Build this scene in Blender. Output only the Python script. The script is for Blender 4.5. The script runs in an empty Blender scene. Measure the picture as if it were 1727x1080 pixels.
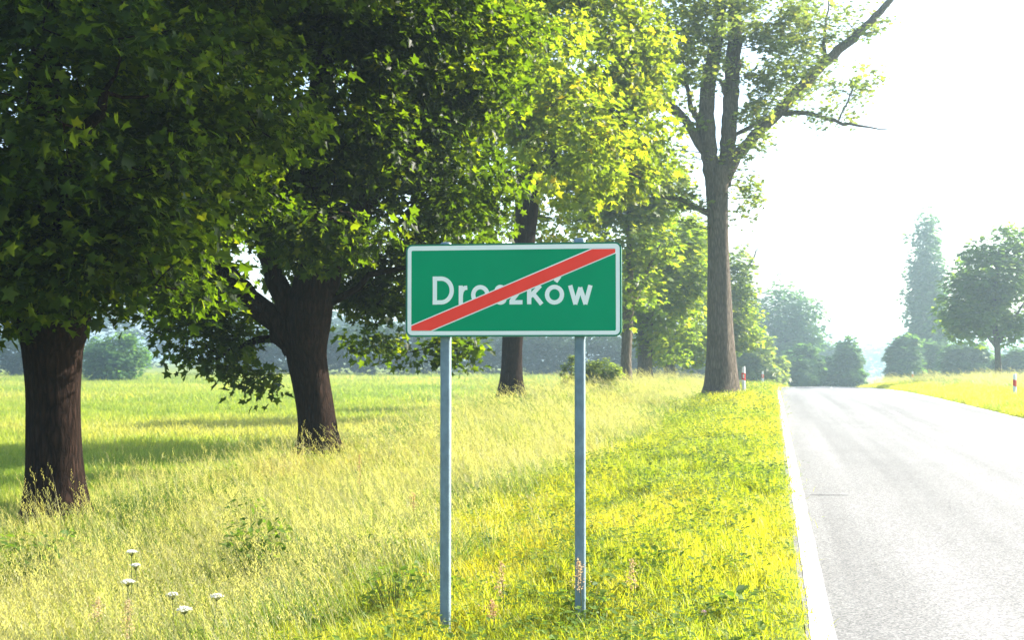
import bpy, math, random
import numpy as np
from mathutils import Vector, Matrix, Euler

SC = bpy.context.scene
COL = SC.collection
R = math.radians

# ------------------------------------------------------------------ camera
CAM_H, YAW, PITCH, FPX = 1.55, R(12.4), R(1.86), 2000.0
cam_data = bpy.data.cameras.new("camera")
cam = bpy.data.objects.new("camera", cam_data)
COL.objects.link(cam)
cam.location = (0, 0, CAM_H)
cam.rotation_euler = (R(90) + PITCH, 0, YAW)
cam_data.sensor_width = 36.0
cam_data.lens = FPX / 1727.0 * 36.0
cam_data.clip_start, cam_data.clip_end = 0.1, 9000.0
cam_data.dof.use_dof = True
cam_data.dof.focus_distance = 7.2
cam_data.dof.aperture_fstop = 7.0
SC.camera = cam

# ------------------------------------------------------------------ light
SUN_AZ, SUN_EL = R(55), R(32)          # azimuth clockwise from the road axis (+Y)
world = bpy.data.worlds.new("World")
SC.world = world
world.use_nodes = True
wn = world.node_tree.nodes
sky = wn.new("ShaderNodeTexSky")
sky.sky_type = 'NISHITA'
sky.sun_disc = False
sky.sun_elevation = SUN_EL
sky.sun_rotation = SUN_AZ
sky.air_density, sky.dust_density, sky.ozone_density = 1.0, 2.0, 1.0
bg = wn["Background"]
bg.inputs["Strength"].default_value = 0.115
world.node_tree.links.new(sky.outputs[0], bg.inputs["Color"])

sd = bpy.data.lights.new("sun", 'SUN')
sd.energy = 5.0
sd.angle = R(0.5)
sd.color = (1.0, 0.93, 0.80)
sun = bpy.data.objects.new("sun", sd)
COL.objects.link(sun)
to_sun = Vector((math.sin(SUN_AZ) * math.cos(SUN_EL), math.cos(SUN_AZ) * math.cos(SUN_EL), math.sin(SUN_EL)))
sun.rotation_euler = to_sun.to_track_quat('Z', 'Y').to_euler()
sun.location = (30, 30, 60)

SC.view_settings.view_transform = 'Standard'
SC.view_settings.look = 'None'
SC.view_settings.exposure = 2.1
SC.view_settings.gamma = 1.0
SC.render.engine = 'CYCLES'
cy = SC.cycles
cy.use_denoising = True
cy.max_bounces, cy.diffuse_bounces, cy.glossy_bounces = 5, 3, 2
cy.transmission_bounces, cy.transparent_max_bounces, cy.volume_bounces = 1, 4, 0
cy.caustics_reflective = cy.caustics_refractive = False
cy.sample_clamp_indirect = 6.0

# ------------------------------------------------------------------ helpers
CY, SY = math.cos(YAW), math.sin(YAW)
CP, SP = math.cos(PITCH), math.sin(PITCH)


def W(px, py, d):
    """a place in the world from where it shows in the photo and how far off it is (metres along the view)"""
    xc = (px - 863.5) / FPX * d
    yc = (540 - py) / FPX * d
    f = d * CP - yc * SP
    z = CAM_H + yc * CP + d * SP
    return np.array((xc * CY - f * SY, xc * SY + f * CY, z))


def view_xy(x, y):
    return x * CY + y * SY, -x * SY + y * CY      # across, depth


def smooth(a, b, x):
    t = np.clip((x - a) / (b - a), 0, 1)
    return t * t * (3 - 2 * t)


def mesh_obj(name, V, F, mats=(), parent=None, smooth_shade=False, mat_idx=None):
    me = bpy.data.meshes.new(name)
    me.from_pydata([tuple(map(float, v)) for v in V], [], [tuple(map(int, f)) for f in F])
    for m in (mats if isinstance(mats, (list, tuple)) else [mats]):
        me.materials.append(m)
    if mat_idx is not None:
        me.polygons.foreach_set("material_index", np.asarray(mat_idx, dtype=np.int32))
    if smooth_shade:
        me.polygons.foreach_set("use_smooth", [True] * len(me.polygons))
    me.update()
    o = bpy.data.objects.new(name, me)
    COL.objects.link(o)
    if parent is not None:
        o.parent = parent
    return o


def tag(o, label=None, cat=None, group=None, kind=None):
    for k, v in (("label", label), ("category", cat), ("group", group), ("kind", kind)):
        if v:
            o[k] = v
    return o


def thing(name, label, cat, loc=(0, 0, 0), rotz=0.0, group=None):
    o = bpy.data.objects.new(name, None)
    COL.objects.link(o)
    o.empty_display_size = 0.2
    o.location = loc
    o.rotation_euler = (0, 0, rotz)
    return tag(o, label, cat, group)


class MB:
    """collects shapes for one mesh"""
    def __init__(self):
        self.V, self.F, self.n = [], [], 0

    def add(self, V, F):
        self.V.extend([tuple(v) for v in V])
        self.F.extend([tuple(i + self.n for i in f) for f in F])
        self.n += len(V)

    def box(self, c, s):
        x, y, z = s[0] / 2, s[1] / 2, s[2] / 2
        V = [(c[0] + a * x, c[1] + b * y, c[2] + e * z) for e in (-1, 1) for a, b in ((-1, -1), (1, -1), (1, 1), (-1, 1))]
        self.add(V, [(3, 2, 1, 0), (4, 5, 6, 7), (0, 1, 5, 4), (1, 2, 6, 5), (2, 3, 7, 6), (3, 0, 4, 7)])

    def prism(self, pts, y0, y1):
        """outline in x,z pushed along y"""
        n = len(pts)
        V = [(p[0], y0, p[1]) for p in pts] + [(p[0], y1, p[1]) for p in pts]
        F = [tuple(range(n)), tuple(range(2 * n - 1, n - 1, -1))]
        F += [(i, i + n, (i + 1) % n + n, (i + 1) % n) for i in range(n)]
        self.add(V, F)

    def tube(self, P, Rr, sides=8, rough=0.0, rng=None, cap=True):
        P = np.asarray(P, float)
        n = len(P)
        T = np.gradient(P, axis=0)
        T /= np.linalg.norm(T, axis=1, keepdims=True) + 1e-9
        ref = np.array((0.31, 0.95, 0.05))
        if abs(T[0] @ ref) > 0.9:
            ref = np.array((1.0, 0, 0))
        a = np.linspace(0, 2 * math.pi, sides, endpoint=False)
        V = []
        ph = rng.uniform(0, 6.28, 6) if rng is not None else np.zeros(6)
        for i in range(n):
            u = np.cross(ref, T[i]); u /= np.linalg.norm(u) + 1e-9
            v = np.cross(T[i], u)
            r = np.full(sides, Rr[i], float)
            if rough:
                r *= 1 + rough * (np.sin(3 * a + ph[0] + i * .15) * .6 + np.sin(5 * a + ph[1] - i * .22) * .5
                                  + np.sin(2 * a + ph[2] + i * .5) * .35 + np.sin(9 * a + ph[3] + i * .11) * .3)
            V.append(P[i] + np.outer(np.cos(a) * r, u) + np.outer(np.sin(a) * r, v))
        V = np.concatenate(V)
        F = [(i * sides + j, i * sides + (j + 1) % sides, (i + 1) * sides + (j + 1) % sides, (i + 1) * sides + j)
             for i in range(n - 1) for j in range(sides)]
        if cap:
            F.append(tuple(range(sides - 1, -1, -1)))
            F.append(tuple(range((n - 1) * sides, n * sides)))
        self.add(V, F)

    def build(self, name, mats, parent=None, smooth_shade=False):
        return mesh_obj(name, self.V, self.F, mats, parent, smooth_shade)


def spline(P, n):
    """Catmull-Rom through P (rows of any width), n samples"""
    P = np.asarray(P, float)
    if len(P) == 2:
        t = np.linspace(0, 1, n)[:, None]
        return P[0] * (1 - t) + P[1] * t
    Q = np.vstack((2 * P[0] - P[1], P, 2 * P[-1] - P[-2]))
    out = []
    for s in np.linspace(0, len(P) - 1 - 1e-6, n):
        i = int(s); t = s - i
        p0, p1, p2, p3 = Q[i], Q[i + 1], Q[i + 2], Q[i + 3]
        out.append(.5 * (2 * p1 + (p2 - p0) * t + (2 * p0 - 5 * p1 + 4 * p2 - p3) * t * t + (3 * p1 - p0 - 3 * p2 + p3) * t ** 3))
    return np.array(out)


# ------------------------------------------------------------------ materials
def new_mat(name):
    m = bpy.data.materials.new(name)
    m.use_nodes = True
    nt = m.node_tree
    b = nt.nodes["Principled BSDF"]
    return m, nt, b


def ramp(nt, fac, stops):
    r = nt.nodes.new("ShaderNodeValToRGB")
    els = r.color_ramp.elements
    while len(els) < len(stops):
        els.new(0.5)
    for e, (p, c) in zip(els, stops):
        e.position = p
        e.color = (*c, 1)
    nt.links.new(fac, r.inputs[0])
    return r.outputs[0]


def noise(nt, scale, detail=4, vec=None, rough=0.55):
    n = nt.nodes.new("ShaderNodeTexNoise")
    n.inputs["Scale"].default_value = scale
    n.inputs["Detail"].default_value = detail
    n.inputs["Roughness"].default_value = rough
    if vec is not None:
        nt.links.new(vec, n.inputs["Vector"])
    return n.outputs["Fac"]


def mix_col(nt, fac, a, b, mode='MIX'):
    m = nt.nodes.new("ShaderNodeMix")
    m.data_type = 'RGBA'
    m.blend_type = mode
    for s, v in ((0, fac), (6, a), (7, b)):
        if hasattr(v, "links") or isinstance(v, bpy.types.NodeSocket):
            nt.links.new(v, m.inputs[s])
        else:
            m.inputs[s].default_value = v if s == 0 else (*v, 1)
    return m.outputs[2]


def bump(nt, b, height, strength, dist=0.02):
    n = nt.nodes.new("ShaderNodeBump")
    n.inputs["Strength"].default_value = strength
    n.inputs["Distance"].default_value = dist
    nt.links.new(height, n.inputs["Height"])
    nt.links.new(n.outputs[0], b.inputs["Normal"])


def plain(name, col, rough=0.6, spec=0.4, metal=0.0, vary=0.06, scale=8.0):
    m, nt, b = new_mat(name)
    tc = nt.nodes.new("ShaderNodeTexCoord")
    f = noise(nt, scale, 5, tc.outputs["Object"])
    lo = tuple(max(0, c * (1 - vary)) for c in col)
    hi = tuple(min(1, c * (1 + vary)) for c in col)
    nt.links.new(ramp(nt, f, [(0.3, lo), (0.7, hi)]), b.inputs["Base Color"])
    b.inputs["Roughness"].default_value = rough
    b.inputs["Specular IOR Level"].default_value = spec
    b.inputs["Metallic"].default_value = metal
    return m


def leaf_mat(name, stops, transl=0.45, rough=0.45, spec=0.5, tr_boost=(1.5, 1.45, 0.8), instanced=False):
    """leaf colour by each leaf's own tint value; light also comes through the blade"""
    m, nt, b = new_mat(name)
    at = nt.nodes.new("ShaderNodeAttribute")
    at.attribute_name = "tint"
    fac = at.outputs["Fac"]
    if instanced:
        at.attribute_type = 'INSTANCER'
    col = ramp(nt, fac, stops)
    if instanced:
        a2 = nt.nodes.new("ShaderNodeAttribute")
        a2.attribute_name = "own"                  # 0 blade .. 1 seed head / dry stalk
        col = mix_col(nt, a2.outputs["Fac"], col, (0.31, 0.295, 0.13))
    nt.links.new(col, b.inputs["Base Color"])
    b.inputs["Roughness"].default_value = rough
    b.inputs["Specular IOR Level"].default_value = spec
    t = nt.nodes.new("ShaderNodeBsdfTranslucent")
    nt.links.new(mix_col(nt, 1.0, col, tr_boost, 'MULTIPLY'), t.inputs["Color"])
    mx = nt.nodes.new("ShaderNodeMixShader")
    mx.inputs[0].default_value = transl
    nt.links.new(b.outputs[0], mx.inputs[1])
    nt.links.new(t.outputs[0], mx.inputs[2])
    nt.links.new(mx.outputs[0], nt.nodes["Material Output"].inputs["Surface"])
    return m


def bark_mat(name, lo, hi, scale=1.0):
    m, nt, b = new_mat(name)
    tc = nt.nodes.new("ShaderNodeTexCoord")
    mp = nt.nodes.new("ShaderNodeMapping")
    mp.inputs["Scale"].default_value = (9 * scale, 9 * scale, 1.6 * scale)
    nt.links.new(tc.outputs["Object"], mp.inputs["Vector"])
    v = nt.nodes.new("ShaderNodeTexVoronoi")
    v.feature = 'DISTANCE_TO_EDGE'
    v.inputs["Scale"].default_value = 2.2
    nz = noise(nt, 2.0, 6, mp.outputs[0], 0.65)
    mv = nt.nodes.new("ShaderNodeVectorMath"); mv.operation = 'ADD'
    cb = nt.nodes.new("ShaderNodeCombineXYZ")
    nt.links.new(nz, cb.inputs[0]); nt.links.new(nz, cb.inputs[1])
    nt.links.new(mp.outputs[0], mv.inputs[0]); nt.links.new(cb.outputs[0], mv.inputs[1])
    nt.links.new(mv.outputs[0], v.inputs["Vector"])
    mth = nt.nodes.new("ShaderNodeMath"); mth.operation = 'MULTIPLY_ADD'
    nt.links.new(v.outputs["Distance"], mth.inputs[0]); mth.inputs[1].default_value = 1.4
    nt.links.new(nz, mth.inputs[2])
    nt.links.new(ramp(nt, mth.outputs[0], [(0.35, lo), (1.0, hi)]), b.inputs["Base Color"])
    b.inputs["Roughness"].default_value = 0.95
    b.inputs["Specular IOR Level"].default_value = 0.05
    bump(nt, b, mth.outputs[0], 1.0, 0.035)
    return m


M = {}
M["maple"] = leaf_mat("shaded_maple_leaf", [(0, (.004, .010, .003)), (.55, (.0095, .0205, .0038)), (.9, (.020, .034, .005)), (1, (.032, .045, .006))],
                      transl=.23, tr_boost=(30.0, 24.5, 2.6), spec=.06)  # maple leaf darkened: the shade of the near crowns is in the colour
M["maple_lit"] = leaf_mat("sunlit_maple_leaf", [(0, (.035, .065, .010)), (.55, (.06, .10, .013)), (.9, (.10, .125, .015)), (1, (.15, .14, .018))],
                          transl=.55, tr_boost=(5.6, 4.6, 1.0), spec=.25)  # brighter copy of the maple leaf, sunlight put into the colour
M["row"] = leaf_mat("row_tree_leaf", [(0, (.035, .07, .012)), (.55, (.065, .11, .016)), (1, (.12, .15, .02))],
                    transl=.55, tr_boost=(5.0, 4.3, 1.0), spec=.2)
M["row_dark"] = leaf_mat("dark_green_leaf", [(0, (.035, .075, .015)), (.6, (.06, .11, .02)), (1, (.10, .14, .025))],
                         transl=.5, tr_boost=(4.4, 4.2, 1.2), spec=.2)
M["poplar"] = leaf_mat("poplar_leaf", [(0, (.05, .08, .025)), (.6, (.08, .12, .035)), (1, (.14, .15, .05))],
                       transl=.5, tr_boost=(3.6, 3.2, 1.2), spec=.3)
M["bush"] = leaf_mat("bush_leaf", [(0, (.03, .07, .022)), (.6, (.05, .105, .028)), (1, (.085, .14, .035))],
                     transl=.45, tr_boost=(3.2, 3.2, 1.3), spec=.12)
M["wood"] = leaf_mat("far_wood_leaf", [(0, (.018, .04, .018)), (.6, (.03, .06, .022)), (1, (.045, .075, .025))],
                     transl=.25, tr_boost=(1.6, 1.6, 1.0), spec=.05)
M["lightbush"] = leaf_mat("light_bush_leaf", [(0, (.06, .10, .02)), (.6, (.09, .13, .03)), (1, (.13, .16, .04))],
                          transl=.5, tr_boost=(4.2, 3.8, 1.1), spec=.2)
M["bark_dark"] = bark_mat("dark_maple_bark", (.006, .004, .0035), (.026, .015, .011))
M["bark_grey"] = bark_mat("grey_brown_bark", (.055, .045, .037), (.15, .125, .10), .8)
M["short"] = leaf_mat("short_grass_blade", [(0, (.12, .185, .014)), (.5, (.225, .265, .019)), (1, (.34, .30, .032))],
                      transl=.5, tr_boost=(2.4, 2.3, .8), rough=.5, spec=.3, instanced=True)
M["tall"] = leaf_mat("tall_grass_blade", [(0, (.06, .13, .014)), (.4, (.14, .205, .022)), (.7, (.21, .25, .035)), (1, (.36, .29, .11))],
                     transl=.48, tr_boost=(1.9, 1.9, 1.0), rough=.5, spec=.3, instanced=True)
M["field"] = leaf_mat("field_grass_blade", [(0, (.085, .16, .02)), (.5, (.165, .23, .032)), (1, (.28, .29, .085))],
                      transl=.5, tr_boost=(2.2, 2.0, .8), rough=.5, spec=.25, instanced=True)
M["weed"] = leaf_mat("weed_leaf", [(0, (.05, .10, .018)), (.6, (.085, .145, .022)), (1, (.13, .18, .03))], transl=.42, tr_boost=(2.4, 2.3, .9), rough=.6, spec=.15)
M["stalk"] = plain("green_stalk", (.12, .14, .04), .7)
M["rust"] = leaf_mat("rusty_seed", [(0, (.30, .15, .07)), (.5, (.42, .27, .15)), (1, (.52, .42, .26))], transl=.4, tr_boost=(1.3, 1.2, 1), spec=.1)
M["petal"] = leaf_mat("white_floret", [(0, (.68, .68, .6)), (1, (.82, .82, .78))], transl=.3, tr_boost=(1, 1, 1), spec=.1)
M["pink"] = leaf_mat("pink_floret", [(0, (.55, .3, .42)), (1, (.75, .55, .62))], transl=.3, tr_boost=(1, 1, 1), spec=.1)
M["yellow"] = leaf_mat("yellow_floret", [(0, (.5, .28, .02)), (1, (.65, .42, .04))], transl=.3, tr_boost=(1, 1, 1), spec=.1)


def ground_material():
    m, nt, b = new_mat("ground_soil_and_turf")
    tc = nt.nodes.new("ShaderNodeTexCoord")
    f1 = noise(nt, 0.35, 6, tc.outputs["Object"], .6)
    f2 = noise(nt, 14, 6, tc.outputs["Object"], .7)
    a = ramp(nt, f1, [(.3, (.10, .145, .02)), (.5, (.15, .195, .026)), (.7, (.22, .225, .05))])
    c = ramp(nt, f2, [(.3, (.5, .5, .45)), (.65, (1.15, 1.15, 1.1))])
    nt.links.new(mix_col(nt, 1.0, a, c, 'MULTIPLY'), b.inputs["Base Color"])
    b.inputs["Roughness"].default_value = .95
    b.inputs["Specular IOR Level"].default_value = .1
    bump(nt, b, f2, 1.0, .06)
    return m


def asphalt_material():
    m, nt, b = new_mat("worn_asphalt")
    tc = nt.nodes.new("ShaderNodeTexCoord")
    big = noise(nt, .6, 4, tc.outputs["Object"])
    mp = nt.nodes.new("ShaderNodeMapping")
    mp.inputs["Scale"].default_value = (1.1, .03, 1)
    nt.links.new(tc.outputs["Object"], mp.inputs["Vector"])
    lanes = noise(nt, 1.2, 3, mp.outputs[0])
    v = nt.nodes.new("ShaderNodeTexVoronoi")
    v.inputs["Scale"].default_value = 90
    nt.links.new(tc.outputs["Object"], v.inputs["Vector"])
    fine = noise(nt, 60, 5, tc.outputs["Object"], .7)
    stone = nt.nodes.new("ShaderNodeSeparateColor")
    nt.links.new(v.outputs["Color"], stone.inputs[0])
    base = ramp(nt, stone.outputs[0], [(0, (.09, .09, .089)), (.5, (.165, .165, .161)), (1, (.26, .26, .255))])
    tone = ramp(nt, lanes, [(.35, (.78, .78, .78)), (.62, (1.14, 1.14, 1.14))])
    tone2 = ramp(nt, big, [(.3, (.92, .92, .92)), (.7, (1.06, 1.06, 1.06))])
    c = mix_col(nt, 1.0, base, tone, 'MULTIPLY')
    nt.links.new(mix_col(nt, 1.0, c, tone2, 'MULTIPLY'), b.inputs["Base Color"])
    b.inputs["Roughness"].default_value = .75
    b.inputs["Specular IOR Level"].default_value = .22
    bump(nt, b, fine, .5, .006)
    return m


def paint_material():
    m, nt, b = new_mat("worn_white_road_paint")
    tc = nt.nodes.new("ShaderNodeTexCoord")
    f = noise(nt, 35, 6, tc.outputs["Object"], .75)
    g = noise(nt, 2.5, 3, tc.outputs["Object"])
    mm = nt.nodes.new("ShaderNodeMath"); mm.operation = 'ADD'
    nt.links.new(f, mm.inputs[0]); nt.links.new(g, mm.inputs[1])
    nt.links.new(ramp(nt, mm.outputs[0], [(.72, (.3, .3, .29)), (.95, (.56, .56, .55)), (1.2, (.64, .64, .63))]), b.inputs["Base Color"])
    b.inputs["Roughness"].default_value = .55
    bump(nt, b, f, .4, .004)
    return m


M["ground"] = ground_material()
M["asphalt"] = asphalt_material()
M["paint"] = paint_material()
M["tar"] = plain("dark_tar_joint", (.04, .04, .042), .7)
M["sign_green"] = plain("sign_green_film", (.001, .262, .115), .55, .06, vary=.05, scale=3)
M["sign_white"] = plain("sign_white_film", (.74, .76, .70), .38, .5, vary=.03, scale=4)
M["sign_red"] = plain("sign_red_film", (.88, .065, .045), .55, .06, vary=.05, scale=5)
M["rim"] = plain("sign_rim_green", (.006, .13, .08), .4)
M["sheet"] = plain("bare_sheet_metal", (.42, .44, .45), .45, .5, .5)
M["zinc"] = plain("galvanised_post", (.15, .21, .245), .5, .3, .1, vary=.18, scale=14)
M["plastic"] = plain("white_plastic_post", (.74, .75, .74), .5, vary=.05, scale=10)
M["redband"] = plain("red_reflective_band", (.62, .035, .025), .35)
M["black"] = plain("black_reflector_cap", (.02, .02, .02), .4)
M["hill"] = plain("hillside_woods", (.06, .10, .05), .95, .1, vary=.35, scale=.01)

# ------------------------------------------------------------------ terrain
A_CREST = 0.000282


def curve_x(y):
    y = np.asarray(y, float)
    k = 0.00078
    return np.where(y < 70, 0, np.where(y < 150, k * (y - 70) ** 2, k * 6400 + (y - 150) * 2 * k * 80))


def road_z(y):
    y = np.asarray(y, float)
    z = np.where(y < 45, 0, -A_CREST * (y - 45) ** 2)
    z2 = -A_CREST * 105 ** 2 - 2.4 * (1 - np.exp(-np.maximum(y - 150, 0) * 2 * A_CREST * 105 / 2.4))
    return np.where(y < 150, z, z2)


def ground_uz(u, y):
    u = np.asarray(u, float); y = np.asarray(y, float)
    B = np.clip(-.62 + .03 * y, -.6, .36)
    B = np.where(y > 60, np.maximum(B - (y - 60) * .006, -.3), B)
    F = np.full_like(B, -1.0)
    us = [-14, -9.4, -7.4, -5.6, -4.2, -3.0, -1.95, -.9, .12, .22, 6.28, 6.4, 7.2, 9, 12, 25]
    vs = [F, F + .05, B, B - .06, np.minimum(B * .3 - .25, -.15), -.26, -.1, .07, .03, -.06, -.06, .0, .06, .22, .34, .2]
    z = np.where(u < us[0], F, 0.)
    for i in range(len(us) - 1):
        t = np.clip((u - us[i]) / (us[i + 1] - us[i]), 0, 1)
        if not (us[i] in (.12, .22, 6.28)):
            t = t * t * (3 - 2 * t)
        seg = vs[i] + (vs[i + 1] - vs[i]) * t
        z = np.where((u >= us[i]) & (u < us[i + 1]), seg, z)
    z = np.where(u >= us[-1], vs[-1], z)
    w = smooth(-34, -5, u)
    z = z + road_z(y) * w
    z = z + .34 * np.exp(-(((u + 2.0) / 1.7) ** 2 + ((y - 39.6) / 3.5) ** 2))
    off = smooth(.2, 1.2, np.abs(u - 3.25) - 3.05)
    z = z + off * (.05 * np.sin(u * 1.3 + y * .37) * np.sin(y * .83 - u * .4) + .03 * np.sin(u * 3.1 - y * 1.7))
    return z


def ground_z(x, y):
    return ground_uz(np.asarray(x, float) - curve_x(y), y)


us = np.unique(np.concatenate((np.linspace(-1500, -200, 14), np.linspace(-200, -40, 33), np.linspace(-40, -12, 45), np.linspace(-12, 14, 131),
                               [.12, .22, 6.28, 6.4], np.linspace(14, 40, 27), np.linspace(40, 200, 27), np.linspace(200, 1500, 14))))
ys = np.unique(np.concatenate((np.linspace(-30, 0, 16), np.linspace(0, 60, 151), np.linspace(60, 200, 141), np.linspace(200, 600, 41), np.linspace(600, 3400, 29))))
U, Y = np.meshgrid(us, ys)
Z = ground_uz(U, Y)
X = U + curve_x(Y)
nu, ny = len(us), len(ys)
V = np.stack((X.ravel(), Y.ravel(), Z.ravel()), 1)
idx = np.arange(nu * ny).reshape(ny, nu)
F = np.stack((idx[:-1, :-1].ravel(), idx[:-1, 1:].ravel(), idx[1:, 1:].ravel(), idx[1:, :-1].ravel()), 1)
tag(mesh_obj("ground", V, F, M["ground"], smooth_shade=True), "grassy ground of the verge, bank and meadow", kind="structure")


def camber(u):
    return .055 - .02 * np.abs(np.asarray(u, float) - 3.25)


def strip(name, u0, u1, y0, y1, dz, mat, parent=None, step=1.0, nu_=2, ragged=0.0, seed=1):
    rng = np.random.default_rng(seed)
    yy = np.linspace(y0, y1, max(2, int((y1 - y0) / step) + 1))
    uu = np.linspace(u0, u1, nu_)
    V, F = [], []
    for y in yy:
        for k, u in enumerate(uu):
            e = 0
            if ragged and k in (0, nu_ - 1):
                e = rng.normal(0, ragged)
            V.append((u + e + float(curve_x(y)), y, float(road_z(y)) + float(camber(u)) - .0 + dz))
    for i in range(len(yy) - 1):
        for k in range(nu_ - 1):
            a = i * nu_ + k
            F.append((a, a + 1, a + nu_ + 1, a + nu_))
    return mesh_obj(name, V, F, mat, parent, True)


road = strip("road", .16, 6.34, -20, 260, .0, M["asphalt"], step=1.0, nu_=15, ragged=.012)
tag(road, "grey worn asphalt country road running over a crest", kind="structure")
strip("edge_line", .20, .335, -10, 200, .004, M["paint"], road, step=.5, ragged=.0025, seed=3)
strip("edge_line", 6.13, 6.25, -10, 200, .004, M["paint"], road, step=.25, ragged=.005, seed=4)
y = 9.0
while y < 130:
    strip("lane_dash", 3.19, 3.31, y, y + 2.0, .004, M["paint"], road, step=.25, ragged=.004, seed=int(y))
    y += 6.0
strip("tar_joint", .40, .82, 13.9, 13.93, .005, M["tar"], road, step=.02, nu_=9, ragged=.0)

# hills far behind the gap in the bushes
def hill(name, label, yc, x0, x1, h, seed, wdt=260):
    rng = np.random.default_rng(seed)
    xs = np.linspace(x0, x1, 60)
    tt = np.linspace(0, 1, 9)
    ph = rng.uniform(0, 6, 4)
    V, F = [], []
    for t in tt:
        for x in xs:
            s = (x - x0) / (x1 - x0)
            e = math.sin(math.pi * s) ** .6
            top = h * (.7 + .16 * math.sin(s * 7 + ph[0]) + .1 * math.sin(s * 17 + ph[1]) + .04 * math.sin(s * 41 + ph[2])) * e
            V.append((x, yc + t * wdt, -7 + (top + 6) * math.sin(t * math.pi / 2)))
    n = len(xs)
    for i in range(len(tt) - 1):
        for k in range(n - 1):
            F.append((i * n + k, i * n + k + 1, (i + 1) * n + k + 1, (i + 1) * n + k))
    tag(mesh_obj(name, V, F, M["hill"], smooth_shade=True), label, kind="structure")


hill("hills", "pale wooded hills on the horizon beyond the road", 1000, -150, 900, 24, 3)
hill("hills", "faint higher hills at the very horizon", 1700, -300, 1700, 44, 8)

# ------------------------------------------------------------------ foliage
MAPLE_V = np.array([(0, 0, 0), (0, 1, -.12), (.36, -.02, .05), (.25, .27, .06), (.55, .60, .06), (.19, .62, .04),
                    (-.36, -.02, .05), (-.25, .27, .06), (-.55, .60, .06), (-.19, .62, .04)], float)
MAPLE_F = [(0, 2, 3, 4, 5, 1), (0, 1, 9, 8, 7, 6)]
LEAF_V = np.array([(0, 0, 0), (.3, .42, .06), (0, 1, -.05), (-.3, .42, .06)], float)
LEAF_F = [(0, 1, 2, 3)]
TUFT_V = np.array([(0, 0, 0), (.34, .3, .05), (.5, .75, 0), (.12, .62, .05), (0, 1, -.05), (-.16, .6, .05), (-.48, .7, 0), (-.3, .28, .05)], float)
TUFT_F = [(0, 1, 2, 3, 4, 5, 6, 7)]


def stamp(name, P, tip, nrm, size, tint, tv, tf, mat, parent):
    """one leaf shape stamped at every place, joined into one mesh"""
    N, k = len(P), len(tv)
    n = nrm / (np.linalg.norm(nrm, axis=1, keepdims=True) + 1e-9)
    t = tip - n * np.sum(tip * n, 1, keepdims=True)
    t /= np.linalg.norm(t, axis=1, keepdims=True) + 1e-9
    s = np.cross(t, n)
    V = (P[:, None, :] + size[:, None, None] * (tv[None, :, 0:1] * s[:, None, :] + tv[None, :, 1:2] * t[:, None, :] + tv[None, :, 2:3] * n[:, None, :]))
    V = V.reshape(-1, 3)
    lens = np.array([len(f) for f in tf], np.int32)
    loops = np.concatenate([np.array(f, np.int64) for f in tf])
    L = (loops[None, :] + (np.arange(N) * k)[:, None]).ravel()
    tot = np.tile(lens, N)
    start = np.concatenate(([0], np.cumsum(tot)[:-1]))
    me = bpy.data.meshes.new(name)
    me.vertices.add(len(V)); me.loops.add(len(L)); me.polygons.add(len(tot))
    me.vertices.foreach_set("co", V.astype(np.float32).ravel())
    me.loops.foreach_set("vertex_index", L.astype(np.int32))
    me.polygons.foreach_set("loop_start", start.astype(np.int32))
    me.polygons.foreach_set("loop_total", tot.astype(np.int32))
    a = me.attributes.new("tint", 'FLOAT', 'POINT')
    a.data.foreach_set("value", np.repeat(tint, k).astype(np.float32))
    me.materials.append(mat)
    me.update(calc_edges=True)
    o = bpy.data.objects.new(name, me)
    COL.objects.link(o)
    o.parent = parent
    o["kind"] = "stuff"
    return o


def unit(rng, n):
    v = rng.normal(size=(n, 3))
    return v / np.linalg.norm(v, axis=1, keepdims=True)


def clumps_in(rng, ells, n, lo=.35, power=.5):
    """clump centres spread through a crown made of ellipsoids (centre, radii, weight)"""
    w = np.array([(e[1][0] * e[1][1] * e[1][2]) ** .72 * (e[2] if len(e) > 2 else 1) for e in ells])
    pick = rng.choice(len(ells), n, p=w / w.sum())
    d = unit(rng, n)
    r = lo + (1 - lo) * rng.random(n) ** power
    C = np.array([e[0] for e in ells])[pick]
    Rd = np.array([e[1] for e in ells])[pick]
    return C + d * r[:, None] * Rd, d


def leaves_on(rng, C, D, rad, per, size, flat=.6, droop=.35, flop=.55, size_var=.42):
    """places leaves in each clump; returns arrays for stamp()"""
    n = len(C)
    cnt = np.maximum(3, (per * (rad / rad.mean()) ** 2 * rng.uniform(.6, 1.4, n)).astype(int))
    ci = np.repeat(np.arange(n), cnt)
    N = len(ci)
    u = unit(rng, N)
    r = rng.random(N) ** .45
    off = u * r[:, None] * rad[ci][:, None] * np.array((1, 1, flat))
    P = C[ci] + off
    out = off / (np.linalg.norm(off, axis=1, keepdims=True) + 1e-6) * .8 + D[ci] * .5 + unit(rng, N) * .5
    out[:, 2] -= droop
    nr = np.array((0, 0, 1.)) + unit(rng, N) * flop + D[ci] * .35
    sz = size * np.clip(rng.normal(1, size_var, N), .45, 1.6)
    tint = np.clip(rng.random(n)[ci] * .5 + rng.random(N) * .5 + rng.normal(0, .08, N), 0, 1)
    return P, out, nr, sz, tint


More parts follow.
